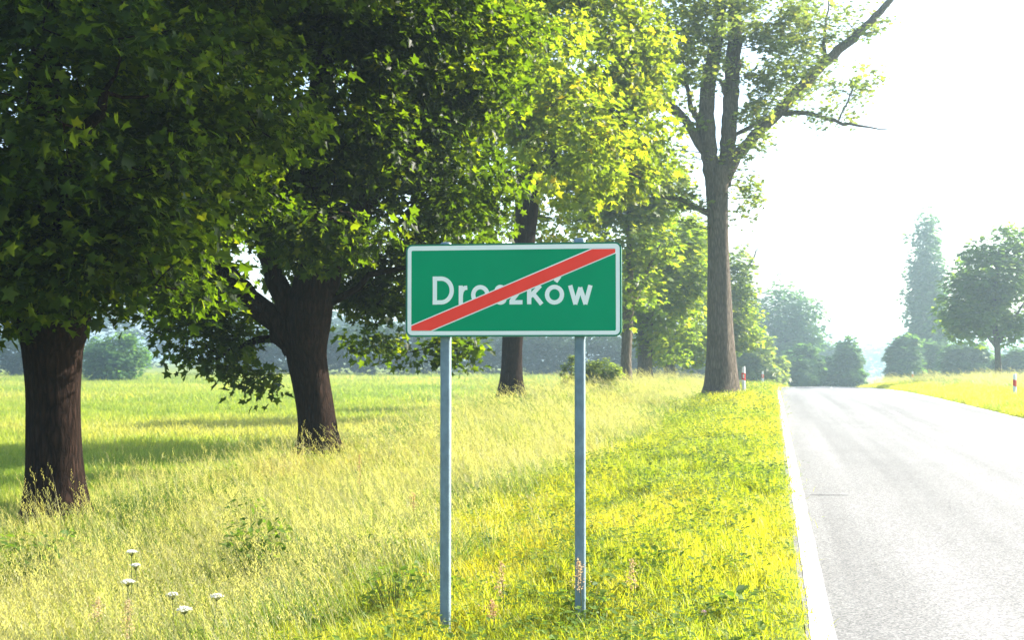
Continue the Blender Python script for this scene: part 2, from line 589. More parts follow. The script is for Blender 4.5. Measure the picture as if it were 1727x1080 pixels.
def twigs(rng, C, skel, name, mat, parent, r0=.022, frac=1.0):
    """each clump hangs on the nearest limb or on a clump already joined to one"""
    S, SR = skel
    d0 = np.array([np.min(np.linalg.norm(S - c, axis=1)) for c in C])
    T = np.vstack((S, np.zeros((len(C), 3))))
    TR = np.concatenate((SR, np.zeros(len(C))))
    n = len(S)
    mb = MB()
    for k in np.argsort(d0):
        c = C[k]
        d = np.linalg.norm(T[:n] - c, axis=1)
        i = int(np.argmin(d * rng.uniform(.85, 1.25, n) + np.maximum(0, T[:n, 2] - c[2]) * .4 + (TR[:n] < .012) * .12))
        a = T[i]
        rr = min(r0, max(.009, TR[i] * .8))
        T[n] = c; TR[n] = rr * .6
        n += 1
        if rng.random() > frac:
            continue
        mid = (a + c) / 2 + rng.normal(0, .06, 3) * d[i] ** .5
        mb.tube(spline([a, mid, c], 4), np.linspace(rr, rr * .5, 4), 4, cap=False)
    if mb.n:
        o = mb.build(name, mat, parent, True)
        o["kind"] = "stuff"


def limb(pts, d, r_px):
    """centre line of a trunk or limb from points seen in the photo at depth d (optional third value: extra depth)"""
    k = d / FPX
    P = np.array([W(p[0], p[1], d + (p[2] if len(p) > 2 else 0)) for p in pts])
    Rr = np.array(r_px, float) * k
    return P, Rr


def make_tree(name, label, group, d, trunk, limbs, ells, bark, leaf, n_cl, per, lsize, crad, seed, tv=None, tf=None,
              ground_fix=True, sides=16, lo=.35, extra=None, twig_frac=1.0, flop=.55, limb_name="branch"):
    rng = np.random.default_rng(seed)
    tv, tf = (LEAF_V, LEAF_F) if tv is None else (tv, tf)
    P, Rr = limb(*((trunk[0], d, trunk[1])))
    base = P[0].copy()
    base[2] = float(ground_z(base[0], base[1]))
    P[0, 2] = base[2] - .15
    root = thing(name, label, "tree", tuple(base), 0, group)
    ns = max(16, int(np.linalg.norm(P[-1] - P[0]) / .22))
    PS = spline(np.hstack((P, Rr[:, None])), ns)
    h = PS[:, 2] - base[2]
    rr = PS[:, 3] * (1 + .42 * np.exp(-np.maximum(h, 0) / .26))
    mb = MB()
    mb.tube(PS[:, :3] - base, rr, sides, .06, rng)
    mb.build("trunk", bark, root, True)
    S, SR = [PS[h > 1.2][:, :3]], [PS[h > 1.2][:, 3]]
    for pts, rpx in limbs:
        Q, q = limb(pts, d, rpx)
        QS = spline(np.hstack((Q, q[:, None])), max(8, int(np.linalg.norm(Q[-1] - Q[0]) / .25)))
        wob = rng.normal(0, .02, (len(QS), 3)); wob[0] = 0
        QS[:, :3] += wob
        lb = MB()
        lb.tube(QS[:, :3] - base, np.maximum(QS[:, 3], .008), 10, .05, rng)
        lb.build(limb_name, bark, root, True)
        S.append(QS[:, :3]); SR.append(QS[:, 3])
    S, SR = np.concatenate(S), np.concatenate(SR)
    E = []
    for e in ells:
        c = W(e[0], e[1], d + e[2])
        E.append((c, np.array(e[3], float), e[4] if len(e) > 4 else 1))
    C, D = clumps_in(rng, E, n_cl, lo)
    if extra is not None:                         # clumps strung along limbs: (points, depth list)
        C2 = np.array([W(e[0], e[1], d + e[2]) for e in extra])
        C = np.vstack((C, C2)); D = np.vstack((D, unit(rng, len(C2))))
    ok = C[:, 2] > ground_z(C[:, 0], C[:, 1]) + .4
    C, D = C[ok], D[ok]
    rad = crad * rng.uniform(.6, 1.35, len(C))
    twigs(rng, C - base, (S - base, SR), "twigs", bark, root, frac=twig_frac)
    Pq, out, nr, sz, tint = leaves_on(rng, C - base, D, rad, per, lsize, flop=flop)
    stamp("crown", Pq, out, nr, sz, tint, tv, tf, leaf, root)
    return root


# the row of big trees on the bank, left of the sign
ROW = "maples in a row on the roadside bank"
make_tree("maple_tree", "nearest dark maple with thick trunk at the left edge of the photo", ROW, 13.3,
          ([(97, 870), (93, 800), (92, 740), (92, 660), (91, 590), (92, 530), (80, 420), (70, 250), (80, 60), (90, -200)], [52, 45, 44, 45, 49, 58, 40, 30, 24, 12]),
          [([(120, 560), (140, 500), (175, 430), (240, 320, 1), (300, 180, 2)], [26, 24, 20, 15, 8]),
           ([(70, 550), (45, 490), (10, 400, -.5), (-40, 250, -1)], [26, 25, 18, 8]),
           ([(85, 430), (110, 300, -1.2), (180, 160, -2)], [20, 14, 6]),
           ([(160, 460), (210, 455, -.6), (265, 480, -1)], [7, 5, 2]),
           ([(82, 100), (220, -150, .1), (480, -360, .3), (800, -430, 1.0), (1050, -440, 2.2)], [22, 18, 13, 9, 4])],  # limb added to carry the unseen shading lobes
          [(70, 130, 0, (3.0, 3.2, 2.55)), (90, -230, 0, (2.9, 3.1, 2.6)), (255, 330, .3, (1.25, 1.6, 1.0)), (230, 470, -.4, (.75, .9, .5)),
           (5, 440, -.6, (.6, .9, .75)), (100, 400, -1.3, (1.5, .9, .75)), (90, 380, 1.5, (1.6, 1.0, .7)), (-150, 350, 0, (1.4, 1.6, 1.5)), (1000, -340, 1.4, (3.3, 3.3, 2.0), 2.0), (700, -360, .6, (3.0, 3.2, 2.3), 1.4), (420, -330, .2, (2.8, 3.0, 2.2))],  # last three lobes: added out of view to keep sun off this crown
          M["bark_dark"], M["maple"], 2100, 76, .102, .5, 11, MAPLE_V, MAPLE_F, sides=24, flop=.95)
make_tree("maple_tree", "forked dark maple with low hanging leaves just left of the sign", ROW, 19.6,
          ([(538, 768), (537, 735), (532, 690), (524, 640), (517, 590), (522, 530), (530, 470), (532, 400), (528, 280), (545, 100), (555, -180)],
           [34, 31.5, 30.5, 31, 35, 38, 33, 30, 25, 18, 7]),
          [([(500, 590), (465, 545), (425, 508), (385, 465), (320, 400, .6), (230, 300, 1)], [23, 22, 20, 17, 12, 6]),
           ([(508, 550), (478, 500), (455, 440), (425, 340, -.5), (380, 200, -1)], [20, 19, 17, 13, 7]),
           ([(545, 500), (560, 450), (610, 360), (690, 250, .4), (760, 120, .8)], [22, 20, 16, 10, 5]),
           ([(556, 512), (600, 488), (640, 462), (700, 450, -.3), (770, 470, -.6)], [7, 6, 5, 4, 2]),
           ([(530, 440), (530, 400, -1), (560, 360, -2.0), (600, 370, -2.8)], [12, 10, 7, 3]),
           ([(505, 575), (450, 570, .4), (400, 585, .6), (350, 610, .6)], [8, 7, 5, 2])],
          [(500, 140, 0, (3.3, 3.3, 2.5)), (545, -190, 0, (3.2, 3.3, 3.0)), (365, 555, .6, (.95, 1.0, .66), .55), (290, 460, .7, (1.0, 1.2, .9), .7),
           (660, 450, 1.9, (1.35, 1.1, .9), .9), (630, 505, 1.5, (.8, .6, .5), .9), (630, 575, 1.7, (.8, .5, .52), .35), (765, 350, .2, (.95, 1.1, 1.2), .5), (520, 390, -2.0, (1.75, .8, .5), .55),
           (440, 640, .4, (.3, .4, .25), .8), (455, 445, 1.6, (.9, .7, .6), .6), (705, 580, 1.6, (.7, .4, .34), .5), (765, 590, 1.4, (.25, .3, .2), 1.0), (795, 250, .2, (.7, 1.0, 1.4), .7), (765, 60, 0, (1.4, 1.5, 1.7), .7)],
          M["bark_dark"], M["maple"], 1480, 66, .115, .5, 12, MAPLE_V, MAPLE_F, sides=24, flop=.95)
make_tree("maple_tree", "sunlit maple whose trunk stands directly behind the sign", ROW, 34.0,
          ([(861, 680), (862, 640), (865, 570), (872, 490), (884, 400), (890, 320), (888, 230), (900, 100), (915, -120)], [22, 19, 17, 18, 19, 20, 15, 10, 4]),
          [([(886, 350), (855, 300, -1), (815, 240, -2)], [10, 8, 4]),
           ([(890, 310), (925, 260, .5), (985, 190, 1), (1060, 110, 1)], [12, 10, 7, 3]),
           ([(890, 290), (940, 270, -1.5), (1010, 280, -2.4), (1080, 300, -2.6)], [8, 7, 5, 2]),
           ([(890, 200), (850, 110, 1), (830, 0, 1.5)], [9, 7, 3])],
          [(965, 110, 0, (2.9, 3.0, 3.4)), (940, -170, 0, (3.2, 3.2, 3.6)), (845, 180, -.3, (1.7, 1.8, 1.6)), (1070, 230, -.5, (1.0, 1.3, 1.7)),
           (985, 300, -1.0, (1.4, 1.2, .9), 1.3), (1050, 310, -.5, (1.0, 1.0, .7), 1.3), (1075, 80, 0, (.9, 1.3, 1.6)), (930, 390, 2, (1.5, 1.2, .7), .7), (965, 255, -6, (1.7, 1.8, 1.25), 1.0), (880, 130, -5, (2.2, 2.0, 1.7), 1.0), (800, 380, 1.5, (1.0, 1.2, .9), .7)],
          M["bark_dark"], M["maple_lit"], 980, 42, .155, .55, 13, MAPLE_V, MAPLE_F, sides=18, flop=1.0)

# tall tree beside the road
rng0 = np.random.default_rng(77)
ex = []
def along(pts, n, spread, dsp=.8):
    P = spline(np.array(pts, float), n)
    for p in P:
        ex.append((p[0] + rng0.normal(0, spread), p[1] + rng0.normal(0, spread), rng0.normal(0, dsp)))
along([(1260, 250), (1320, 150), (1390, 90), (1480, 10)], 46, 28, 1.2)
along([(1330, 190), (1380, 195), (1440, 205)], 8, 8, .4)
along([(1400, 180), (1440, 160), (1470, 130)], 18, 16)
along([(1270, 170), (1300, 130), (1350, 60), (1390, 10)], 54, 28, 1.4)
along([(1260, 60), (1300, 10), (1330, -40)], 32, 32, 1.5)
along([(1195, 130), (1200, 60), (1210, -20)], 22, 18, 1.5)
along([(1150, 150), (1160, 80), (1150, 10)], 48, 26, 1.5)
along([(1120, 60), (1140, -40), (1200, -60)], 24, 28, 1.5)
along([(1235, 120), (1238, 60), (1250, -10)], 14, 14, 1.2)
along([(1180, 340), (1145, 330), (1110, 310)], 14, 16, .6)
along([(1080, 300), (1130, 280), (1165, 270)], 10, 16, .6)
along([(1262, 290), (1255, 330), (1245, 370)], 6, 9, .4)
along([(1285, 330), (1270, 310), (1260, 350)], 4, 10, .4)
make_tree("poplar_tree", "tall bare-stemmed poplar forking into several limbs beside the road edge", None, 40.0,
          ([(1216, 676), (1216, 655), (1215, 620), (1214, 570), (1213, 500), (1212, 430), (1211, 360), (1210, 310), (1213, 280)], [27, 27, 26, 23, 20, 18, 17.5, 18.5, 17]),
          [([(1204, 318), (1197, 262), (1191, 180), (1204, 90), (1216, 0), (1222, -140)], [13, 14, 13.5, 12, 10, 5]),
           ([(1220, 312), (1227, 262), (1231, 190), (1237, 110), (1240, 30), (1238, -140)], [13, 14, 13.5, 13, 12, 6]),
           ([(1224, 300), (1238, 268), (1270, 232), (1325, 175), (1400, 98), (1460, 45), (1505, -5), (1560, -70)], [11, 10.5, 10, 9.5, 8.5, 7, 5, 2]),
           ([(1196, 268), (1172, 230), (1150, 197), (1118, 178, -.4), (1085, 165, -.8)], [8.5, 8, 7, 4.5, 2]),
           ([(1160, 212), (1145, 185, .4), (1128, 170, .8), (1100, 120, 1)], [6, 5, 4, 2]),
           ([(1184, 245), (1175, 200, .4), (1162, 165, .8), (1150, 90, 1.2)], [5.5, 5.5, 4.5, 2]),
           ([(1202, 365), (1185, 355), (1160, 340, -.3), (1128, 332, -.6), (1100, 328, -.8)], [6, 5.5, 4.5, 3, 1.5]),
           ([(1242, 226), (1265, 214, -.2), (1287, 203, -.3), (1330, 178, -.3)], [3.5, 4, 4, 3]),
           ([(1322, 192), (1352, 189, -.2), (1400, 202, -.5), (1445, 212, -.7), (1505, 218, -.9)], [4, 4, 3.2, 2.2, .6]),
           ([(1232, 175), (1222, 155, -.1), (1212, 130, -.2)], [4, 3.5, 3]),
           ([(1395, 110), (1390, 60, .4), (1398, 0, .6)], [3.5, 2.5, 1.2]),
           ([(1415, 202, -.5), (1432, 165, -.4), (1448, 125, -.4)], [1.8, 1.4, .6])],
          [(1330, 90, 0, (1.5, 1.8, 1.2), .6), (1170, 60, 0, (1.2, 2.0, 1.6), 1.2), (1240, -150, 0, (3.5, 3.5, 2.6), 1), (1300, 20, 0, (1.6, 2, 1), .6)],
          M["bark_grey"], M["poplar"], 230, 46, .15, .5, 14, TUFT_V, TUFT_F, sides=28, extra=ex)

# younger trees further along the row
ROW2 = "leafy trees further along the bank"
def row_tree(label, d, px, base, top_py, rpx, ells, seed, n_cl=380, name="row_tree", grp=ROW2):
    make_tree(name, label, grp, d,
              ([(px, base), (px, base - 40), (px + 3, base - 110), (px + 6, (base + top_py) / 2), (px + 4, top_py)], [rpx * 1.15, rpx, rpx * .95, rpx * .7, rpx * .2]),
              [([(px + 2, base - 90), (px - 25, base - 160, -.5), (px - 55, base - 220, -1)], [rpx * .6, rpx * .4, rpx * .15]),
               ([(px + 3, base - 100), (px + 30, base - 170, .5), (px + 60, base - 230, .5)], [rpx * .6, rpx * .4, rpx * .15])],
              ells, M["bark_grey"], M["row"], n_cl, 34, .24, .60, seed, TUFT_V, TUFT_F, sides=12, twig_frac=.5)
row_tree("leafy tree with slim dark trunk right beside the sign's right edge", 50, 1056, 640, 240, 9,
         [(1050, 400, 0, (2.4, 2.6, 3.6)), (1085, 300, 0, (2.0, 2.2, 2.0)), (1020, 300, 0, (1.8, 2, 2))], 21)
row_tree("leafy tree with thicker trunk, second to the right of the sign", 60, 1088, 640, 300, 12,
         [(1110, 470, 0, (2.6, 2.8, 3.6)), (1150, 440, .5, (1.6, 2, 2.4)), (1060, 520, 0, (1.2, 1.6, 1.5)), (1125, 575, .5, (1.5, 1.6, 1.1))], 22)
row_tree("yellow-green leafy tree close behind the tall poplar's trunk, on its left", 74, 1130, 636, 370, 9,
         [(1150, 500, 0, (2.4, 2.8, 4.0)), (1170, 420, 0, (1.6, 2, 2.2)), (1165, 580, 0, (2.0, 2, 1.4)), (1120, 590, 1, (1.6, 1.6, 1.0))], 23)
row_tree("yellow-green leafy tree showing right of the tall poplar's trunk", 82, 1218, 650, 400, 8,
         [(1212, 530, 0, (2.6, 2.8, 3.3)), (1235, 470, 0, (1.7, 2, 2.6)), (1250, 540, 0, (1.4, 2, 2.2))], 24)

# right of the road
make_tree("roadside_tree", "dark round-crowned tree with slim trunk right of the road", None, 75,
          ([(1684, 650), (1684, 625), (1682, 590), (1678, 540), (1680, 470), (1685, 420)], [7.5, 5.5, 5, 4.5, 3.5, 1.5]),
          [([(1683, 590), (1660, 560), (1630, 530, -.5)], [3, 2.2, 1]), ([(1683, 580), (1705, 545), (1735, 500)], [3.4, 2.6, 1.2])],
          [(1670, 470, 0, (2.3, 2.6, 2.4)), (1640, 510, 0, (2.0, 2.3, 2.3)), (1715, 500, 0, (2.0, 2.4, 2.9)), (1615, 535, .3, (1.2, 1.5, 1.6)), (1722, 425, 0, (1.3, 1.5, 1.2)), (1690, 555, .3, (2.4, 2, 1.1), .6), (1655, 425, 0, (1.2, 1.4, .9)), (1700, 395, 0, (.9, 1, .6))],
          M["bark_grey"], M["row_dark"], 430, 30, .30, .66, 31, TUFT_V, TUFT_F, sides=10, twig_frac=.5)


def bush(name, label, px, top, hw, d, mat, seed, cat="bush", group=None, n=130, per=34, ls=None, lobes=None, depth=None):
    """a shrub or far tree that grows from the ground: short stems and a leafy crown"""
    rng = np.random.default_rng(seed)
    k = d / FPX
    b = W(px, 640, d)
    b[2] = float(ground_z(b[0], b[1]))
    topz = W(px, top, d)[2]
    h = topz - b[2]
    w = hw * k
    root = thing(name, label, cat, tuple(b), 0, group)
    mb = MB()
    for i in range(4):
        a = rng.uniform(0, 6.28)
        e = np.array((math.cos(a) * w * .35, math.sin(a) * w * .35, h * .6))
        mb.tube(spline([(0, 0, -.1), e * (.35, .35, .5), e], 6), np.linspace(.02 * h + .02, .01, 6), 6)
    mb.build("stem", M["bark_grey"], root, True)
    if lobes is None:
        E = [(np.array((0, 0, h * .45)), np.array((w * .95, (depth or w), h * .46))),
             (np.array((w * .3, 0, h * .62)), np.array((w * .55, w * .6, h * .36))),
             (np.array((-w * .35, 0, h * .5)), np.array((w * .55, w * .6, h * .38)))]
    else:
        E = [(np.array((l[0] * w, rng.normal(0, .1) * w, l[1] * h)), np.array((l[2] * w, l[2] * w, l[3] * h))) for l in lobes]
    C, D = clumps_in(rng, E, n, .45)
    C[:, 2] = np.maximum(C[:, 2], .12 * h)
    rad = rng.uniform(.6, 1.3, len(C)) * (w * h) ** .5 * .21
    P, out, nr, sz, ti = leaves_on(rng, C, D, rad, per, ls or max(.1, .0042 * d), flat=.75)
    stamp("crown", P, out, nr, sz, ti, TUFT_V, TUFT_F, mat, root)
    return root


POP = [(0, .95, .34, .07), (.05, .86, .55, .12), (-.12, .74, .72, .14), (.2, .64, .78, .15), (-.25, .53, .85, .15), (.2, .42, .95, .15), (-.1, .28, 1.0, .15), (0, .12, 1.05, .14)]
bush("lombardy_poplar", "tall narrow columnar poplar on the horizon right of the road", 1566, 362, 27, 150, M["bush"], 41, "tree", n=560, per=26, ls=.5, lobes=POP)
bush("broad_tree", "big round bluish tree far behind the tall poplar's trunk", 1322, 472, 64, 175, M["bush"], 42, "tree", n=330, per=36, ls=.6,
     lobes=[(-.1, .72, .62, .27), (.45, .62, .5, .25), (-.6, .55, .45, .26), (.1, .4, .8, .25), (0, .18, .9, .2)])
FAR = "bushes around the crest of the road"
bush("bush", "light bushes between the tall poplar and the far round tree", 1268, 566, 44, 115, M["lightbush"], 43, group=FAR, n=170)
bush("bush", "pale low bush beside the left road edge at the crest", 1300, 600, 30, 128, M["lightbush"], 53, group=FAR, n=90)
bush("bush", "dark rounded bush straight ahead at the end of the road", 1347, 582, 38, 140, M["bush"], 44, group=FAR, n=150)
bush("bush", "low dark bush right of the rounded one at the road end", 1388, 598, 32, 146, M["bush"], 45, group=FAR, n=120)
bush("small_tree", "small pointed dark tree ending the bushes at the crest", 1429, 570, 26, 142, M["bush"], 46, "tree", n=130,
     lobes=[(0, .88, .35, .12), (.05, .72, .65, .18), (.1, .5, .9, .2), (-.1, .35, 1.0, .25), (0, .15, 1.0, .15)])
bush("bush", "pale bush far behind the dark ones ahead", 1392, 574, 22, 230, M["bush"], 47, group=FAR, n=80)
bush("bush", "bluish bush left of the columnar poplar's foot", 1524, 562, 25, 132, M["bush"], 48, group=FAR, n=150)
bush("bush", "bush leaning against the columnar poplar's foot", 1560, 572, 32, 138, M["bush"], 49, group=FAR, n=130)
bush("bush", "dark low bush behind the round-crowned roadside tree", 1630, 574, 42, 120, M["bush"], 50, group=FAR, n=160)
bush("bush", "bush at the right edge behind the roadside tree", 1712, 585, 34, 112, M["bush"], 54, group=FAR, n=110)
bush("bush", "light green bush in the tall grass behind the right post", 1012, 604, 34, 44, M["lightbush"], 51, n=120, per=40, ls=.09)
bush("bush", "small upright shoot of bush left of the right post", 962, 594, 13, 43, M["lightbush"], 55, n=30, per=40, ls=.09)
bush("bush", "round dark bush alone across the meadow by the nearest trunk", 192, 562, 58, 125, M["bush"], 52, n=220, ls=.36)


def wood(name, label, pts, d, seed, n, per, ls, mat):
    """a far-off wood that reads as one mass: pts are (photo x, photo y of the tree tops)"""
    rng = np.random.default_rng(seed)
    P = np.array(pts, float)
    px = rng.uniform(P[0, 0], P[-1, 0], n)
    top = np.interp(px, P[:, 0], P[:, 1])
    C, D = [], unit(rng, n)
    for a, t in zip(px, top):
        dd = d + rng.uniform(0, 12)
        b = W(a, 640, dd)
        gz = float(ground_z(b[0], b[1]))
        hz = W(a, t, dd)[2]
        b[2] = gz + (hz - gz) * rng.random() ** .75
        C.append(b)
    C = np.array(C)
    rad = rng.uniform(.7, 1.7, n) * d * .0085
    Pp, out, nr, sz, ti = leaves_on(rng, C, D, rad, per, ls, flat=.8)
    o = stamp(name, Pp, out, nr, sz, ti, TUFT_V, TUFT_F, mat, None)
    return tag(o, label, kind="stuff")


wood("distant_wood", "dark bluish wood along the far side of the meadow", [(395, 585), (460, 560), (560, 556), (700, 548), (800, 556), (900, 560), (1000, 566), (1120, 575), (1210, 590)], 160, 61, 1000, 34, .6, M["wood"])
wood("distant_wood", "dark wood beyond the meadow at the left edge", [(-260, 560), (-100, 570), (40, 566), (110, 580), (135, 600)], 150, 62, 320, 34, .6, M["wood"])
wood("distant_wood", "bluish tree line behind the second meadow", [(-300, 530), (0, 520), (200, 500), (330, 520), (520, 540), (900, 545)], 330, 63, 420, 26, 1.6, M["wood"])
wood("distant_wood", "pale far tree line in the gap beyond the road", [(1290, 596), (1400, 590), (1440, 596), (1500, 588), (1620, 594), (1760, 590)], 480, 64, 300, 20, 2.2, M["bush"])


# ------------------------------------------------------------------ grass
def blade(rng, h, w, lean, base, yaw, seg=3, curl=1.0):
    t = np.linspace(0, 1, seg + 1)
    dx, dy = math.cos(yaw), math.sin(yaw)
    off = lean * t ** (1.6) * h * curl
    z = h * t * (1 - .25 * (lean * t) ** 2)
    cx, cy_ = base[0] + dx * off, base[1] + dy * off
    ww = w * (1 - t ** 1.5)
    a = yaw + math.pi / 2 + rng.normal(0, .5)
    sx, sy = math.cos(a), math.sin(a)
    V, F = [], []
    for i in range(seg):
        V += [(cx[i] - sx * ww[i], cy_[i] - sy * ww[i], z[i]), (cx[i] + sx * ww[i], cy_[i] + sy * ww[i], z[i])]
    V.append((cx[-1], cy_[-1], z[-1]))
    for i in range(seg - 1):
        F.append((2 * i, 2 * i + 1, 2 * i + 3, 2 * i + 2))
    F.append((2 * seg - 2, 2 * seg - 1, 2 * seg))
    return V, F, (cx[-1], cy_[-1], z[-1])


def clump(rng, kind):
    V, F, own = [], [], []

    def put(v, f, o):
        n = len(V)
        V.extend(v); F.extend(tuple(i + n for i in q) for q in f)
        own.extend([o] * len(v) if np.isscalar(o) else o)
    if kind == "short":
        for _ in range(58):
            b = rng.normal(0, .075, 2)
            v, f, _t = blade(rng, rng.uniform(.06, .17), rng.uniform(.0022, .0042), rng.uniform(.1, 1.0), b, rng.uniform(0, 6.28))
            put(v, f, rng.choice((0, 0, 0, .3)))
    elif kind == "field":
        for _ in range(60):
            b = rng.normal(0, .2, 2)
            v, f, _t = blade(rng, rng.uniform(.08, .24), rng.uniform(.005, .010), rng.uniform(.1, .9), b, rng.uniform(0, 6.28))
            put(v, f, rng.choice((0, 0, 0, .35)))
    elif kind in ("tall", "mid"):
        s = 1.0 if kind == "tall" else .62
        for _ in range(34):
            b = rng.normal(0, .11, 2)
            v, f, _t = blade(rng, rng.uniform(.10, .27) * s, rng.uniform(.0025, .005), rng.uniform(.2, 1.0), b, rng.uniform(0, 6.28))
            put(v, f, rng.choice((0, 0, 0, .15, .5)))
        for _ in range(8 if kind == "tall" else 2):           # flowering stalks leaning with the wind
            b = rng.normal(0, .12, 2)
            yw = math.pi + rng.normal(0, .55)
            h = rng.uniform(.22, .44) * s
            v, f, tip = blade(rng, h, .0021, rng.uniform(.25, .6), b, yw, 4)
            put(v, f, .75)
            ln = rng.uniform(.06, .13) * s
            for j in range(7):
                q = j / 6
                c = (tip[0] + math.cos(yw) * ln * q * .6, tip[1] + math.sin(yw) * ln * q * .6, tip[2] - .03 + ln * q * .75)
                a = rng.uniform(0, 6.28); l = .022 * (1 - .6 * q) + .006
                e = (c[0] + math.cos(a) * l * .6, c[1] + math.sin(a) * l * .6, c[2] + l)
                put([(c[0], c[1], c[2]), (e[0] - .003, e[1], e[2] - l * .4), e, (e[0] + .003, e[1] + .002, e[2] - l * .4)], [(0, 1, 2, 3)], 1.0)
    elif kind == "herb":
        for _ in range(26):
            b = rng.normal(0, .08, 2)
            a = rng.uniform(0, 6.28); h = rng.uniform(.03, .17)
            l = rng.uniform(.025, .06); e = rng.uniform(-.4, .5)
            dx, dy = math.cos(a), math.sin(a)
            px_, py_ = b + np.array((dx, dy)) * .03
            w2 = l * .36
            put([(px_, py_, h), (px_ + dx * l * .5 - dy * w2, py_ + dy * l * .5 + dx * w2, h + e * l * .5 + .004), (px_ + dx * l, py_ + dy * l, h + e * l * .8),
                 (px_ + dx * l * .5 + dy * w2, py_ + dy * l * .5 - dx * w2, h + e * l * .5 + .004)], [(0, 1, 2, 3)], 0)
            if rng.random() < .5:
                v, f, _t = blade(rng, h, .0016, .1, b, a, 2)
                put(v, f, .1)
    return np.array(V), F, np.array(own)


def gn_group(k):
    g = bpy.data.node_groups.new("scatter_tufts", 'GeometryNodeTree')
    g.interface.new_socket("Geometry", in_out='INPUT', socket_type='NodeSocketGeometry')
    g.interface.new_socket("Geometry", in_out='OUTPUT', socket_type='NodeSocketGeometry')
    n, l = g.nodes, g.links
    gi, go = n.new("NodeGroupInput"), n.new("NodeGroupOutput")

    def attr(name, typ):
        a = n.new("GeometryNodeInputNamedAttribute"); a.data_type = typ
        a.inputs["Name"].default_value = name
        return next(s for s in a.outputs if s.enabled and s.name == "Attribute")
    tv = attr("tv", 'INT')

    def pick(v):
        c = n.new("FunctionNodeCompare"); c.data_type = 'INT'; c.operation = 'EQUAL'
        ins = [s for s in c.inputs if s.enabled]
        l.new(tv, ins[0]); ins[1].default_value = v
        s = n.new("GeometryNodeSeparateGeometry"); s.domain = 'POINT'
        l.new(gi.outputs[0], s.inputs["Geometry"])
        l.new(c.outputs[0], s.inputs["Selection"])
        return s.outputs["Selection"]
    j = n.new("GeometryNodeJoinGeometry")
    for i in range(k):
        t = n.new("GeometryNodeGeometryToInstance")
        l.new(pick(i), t.inputs[0])
        l.new(t.outputs[0], j.inputs[0])
    ip = n.new("GeometryNodeInstanceOnPoints")
    l.new(pick(-1), ip.inputs["Points"])
    l.new(j.outputs[0], ip.inputs["Instance"])
    ip.inputs["Pick Instance"].default_value = True
    l.new(attr("vi", 'INT'), ip.inputs["Instance Index"])
    er = n.new("FunctionNodeEulerToRotation")
    l.new(attr("rot", 'FLOAT_VECTOR'), er.inputs[0])
    l.new(er.outputs[0], ip.inputs["Rotation"])
    l.new(attr("sc", 'FLOAT_VECTOR'), ip.inputs["Scale"])
    l.new(ip.outputs[0], go.inputs[0])
    return g


def scatter(name, label, pts, tint, scale, kinds, mats, seed, spin=math.pi, tilt=.12, vi=None):
    """tufts spread over the ground as one object: the tuft shapes and their places live in one mesh"""
    rng = np.random.default_rng(seed)
    N = len(pts)
    V, F, own, tv, mi = [], [], [], [], []
    for i, kd in enumerate(kinds):
        v, f, o = clump(rng, kd)
        n = sum(len(q) for q in V)
        F += [tuple(a + n for a in q) for q in f]
        mi += [mats.index(M["weed_i"]) if kd == "herb" else 0] * len(f)
        V.append(v); own.append(o); tv.append(np.full(len(v), i))
    nt_ = sum(len(q) for q in V)
    V = np.vstack(V + [pts]); own = np.concatenate(own + [np.zeros(N)]); tv = np.concatenate(tv + [np.full(N, -1)])
    me = bpy.data.meshes.new(name)
    me.from_pydata(V.tolist(), [], F)
    for m in mats:
        me.materials.append(m)
    me.polygons.foreach_set("material_index", np.array(mi, np.int32))

    def att(nm, typ, field, arr):
        a = me.attributes.new(nm, typ, 'POINT')
        a.data.foreach_set(field, np.ascontiguousarray(arr).ravel())
    att("own", 'FLOAT', "value", own.astype(np.float32))
    att("tv", 'INT', "value", tv.astype(np.int32))
    z = np.zeros(nt_)
    att("tint", 'FLOAT', "value", np.concatenate((z, tint)).astype(np.float32))
    att("vi", 'INT', "value", np.concatenate((z, rng.integers(0, len(kinds), N) if vi is None else vi)).astype(np.int32))
    rot = np.zeros((len(V), 3)); rot[nt_:, 0] = rng.normal(0, tilt, N); rot[nt_:, 1] = rng.normal(0, tilt, N); rot[nt_:, 2] = rng.uniform(-spin, spin, N)
    att("rot", 'FLOAT_VECTOR', "vector", rot.astype(np.float32))
    sc = np.ones((len(V), 3)); sc[nt_:] = scale
    att("sc", 'FLOAT_VECTOR', "vector", sc.astype(np.float32))
    o = bpy.data.objects.new(name, me)
    COL.objects.link(o)
    md = o.modifiers.new("scatter", 'NODES')
    md.node_group = gn_group(len(kinds))
    return tag(o, label, kind="stuff")


M["weed_i"] = leaf_mat("herb_leaf", [(0, (.05, .105, .016)), (.6, (.095, .155, .02)), (1, (.16, .21, .03))],
                       transl=.4, tr_boost=(2.2, 2.0, .8), rough=.55, spec=.2, instanced=True)


def vnoise(x, y, s, seed):
    r = np.random.default_rng(seed)
    out = np.zeros_like(x)
    for i in range(7):
        a = r.uniform(0, 6.28); f = s * r.uniform(.5, 2.0)
        out += np.sin((x * math.cos(a) + y * math.sin(a)) * f + r.uniform(0, 6.28)) / 7 ** .5
    return out


def spots(rng, u0, u1, y0, y1, dens, margin=.54, dmin=3.2):
    """random places in a strip along the road, kept where the camera or one a step to its side could look"""
    n = rng.poisson((u1 - u0) * (y1 - y0) * dens)
    u = rng.uniform(u0, u1, n); y = rng.uniform(y0, y1, n)
    x = u + curve_x(y)
    a, d = view_xy(x, y)
    ok = (d > dmin) & (np.abs(a) < d * margin + 1.0)
    return u[ok], x[ok], y[ok]


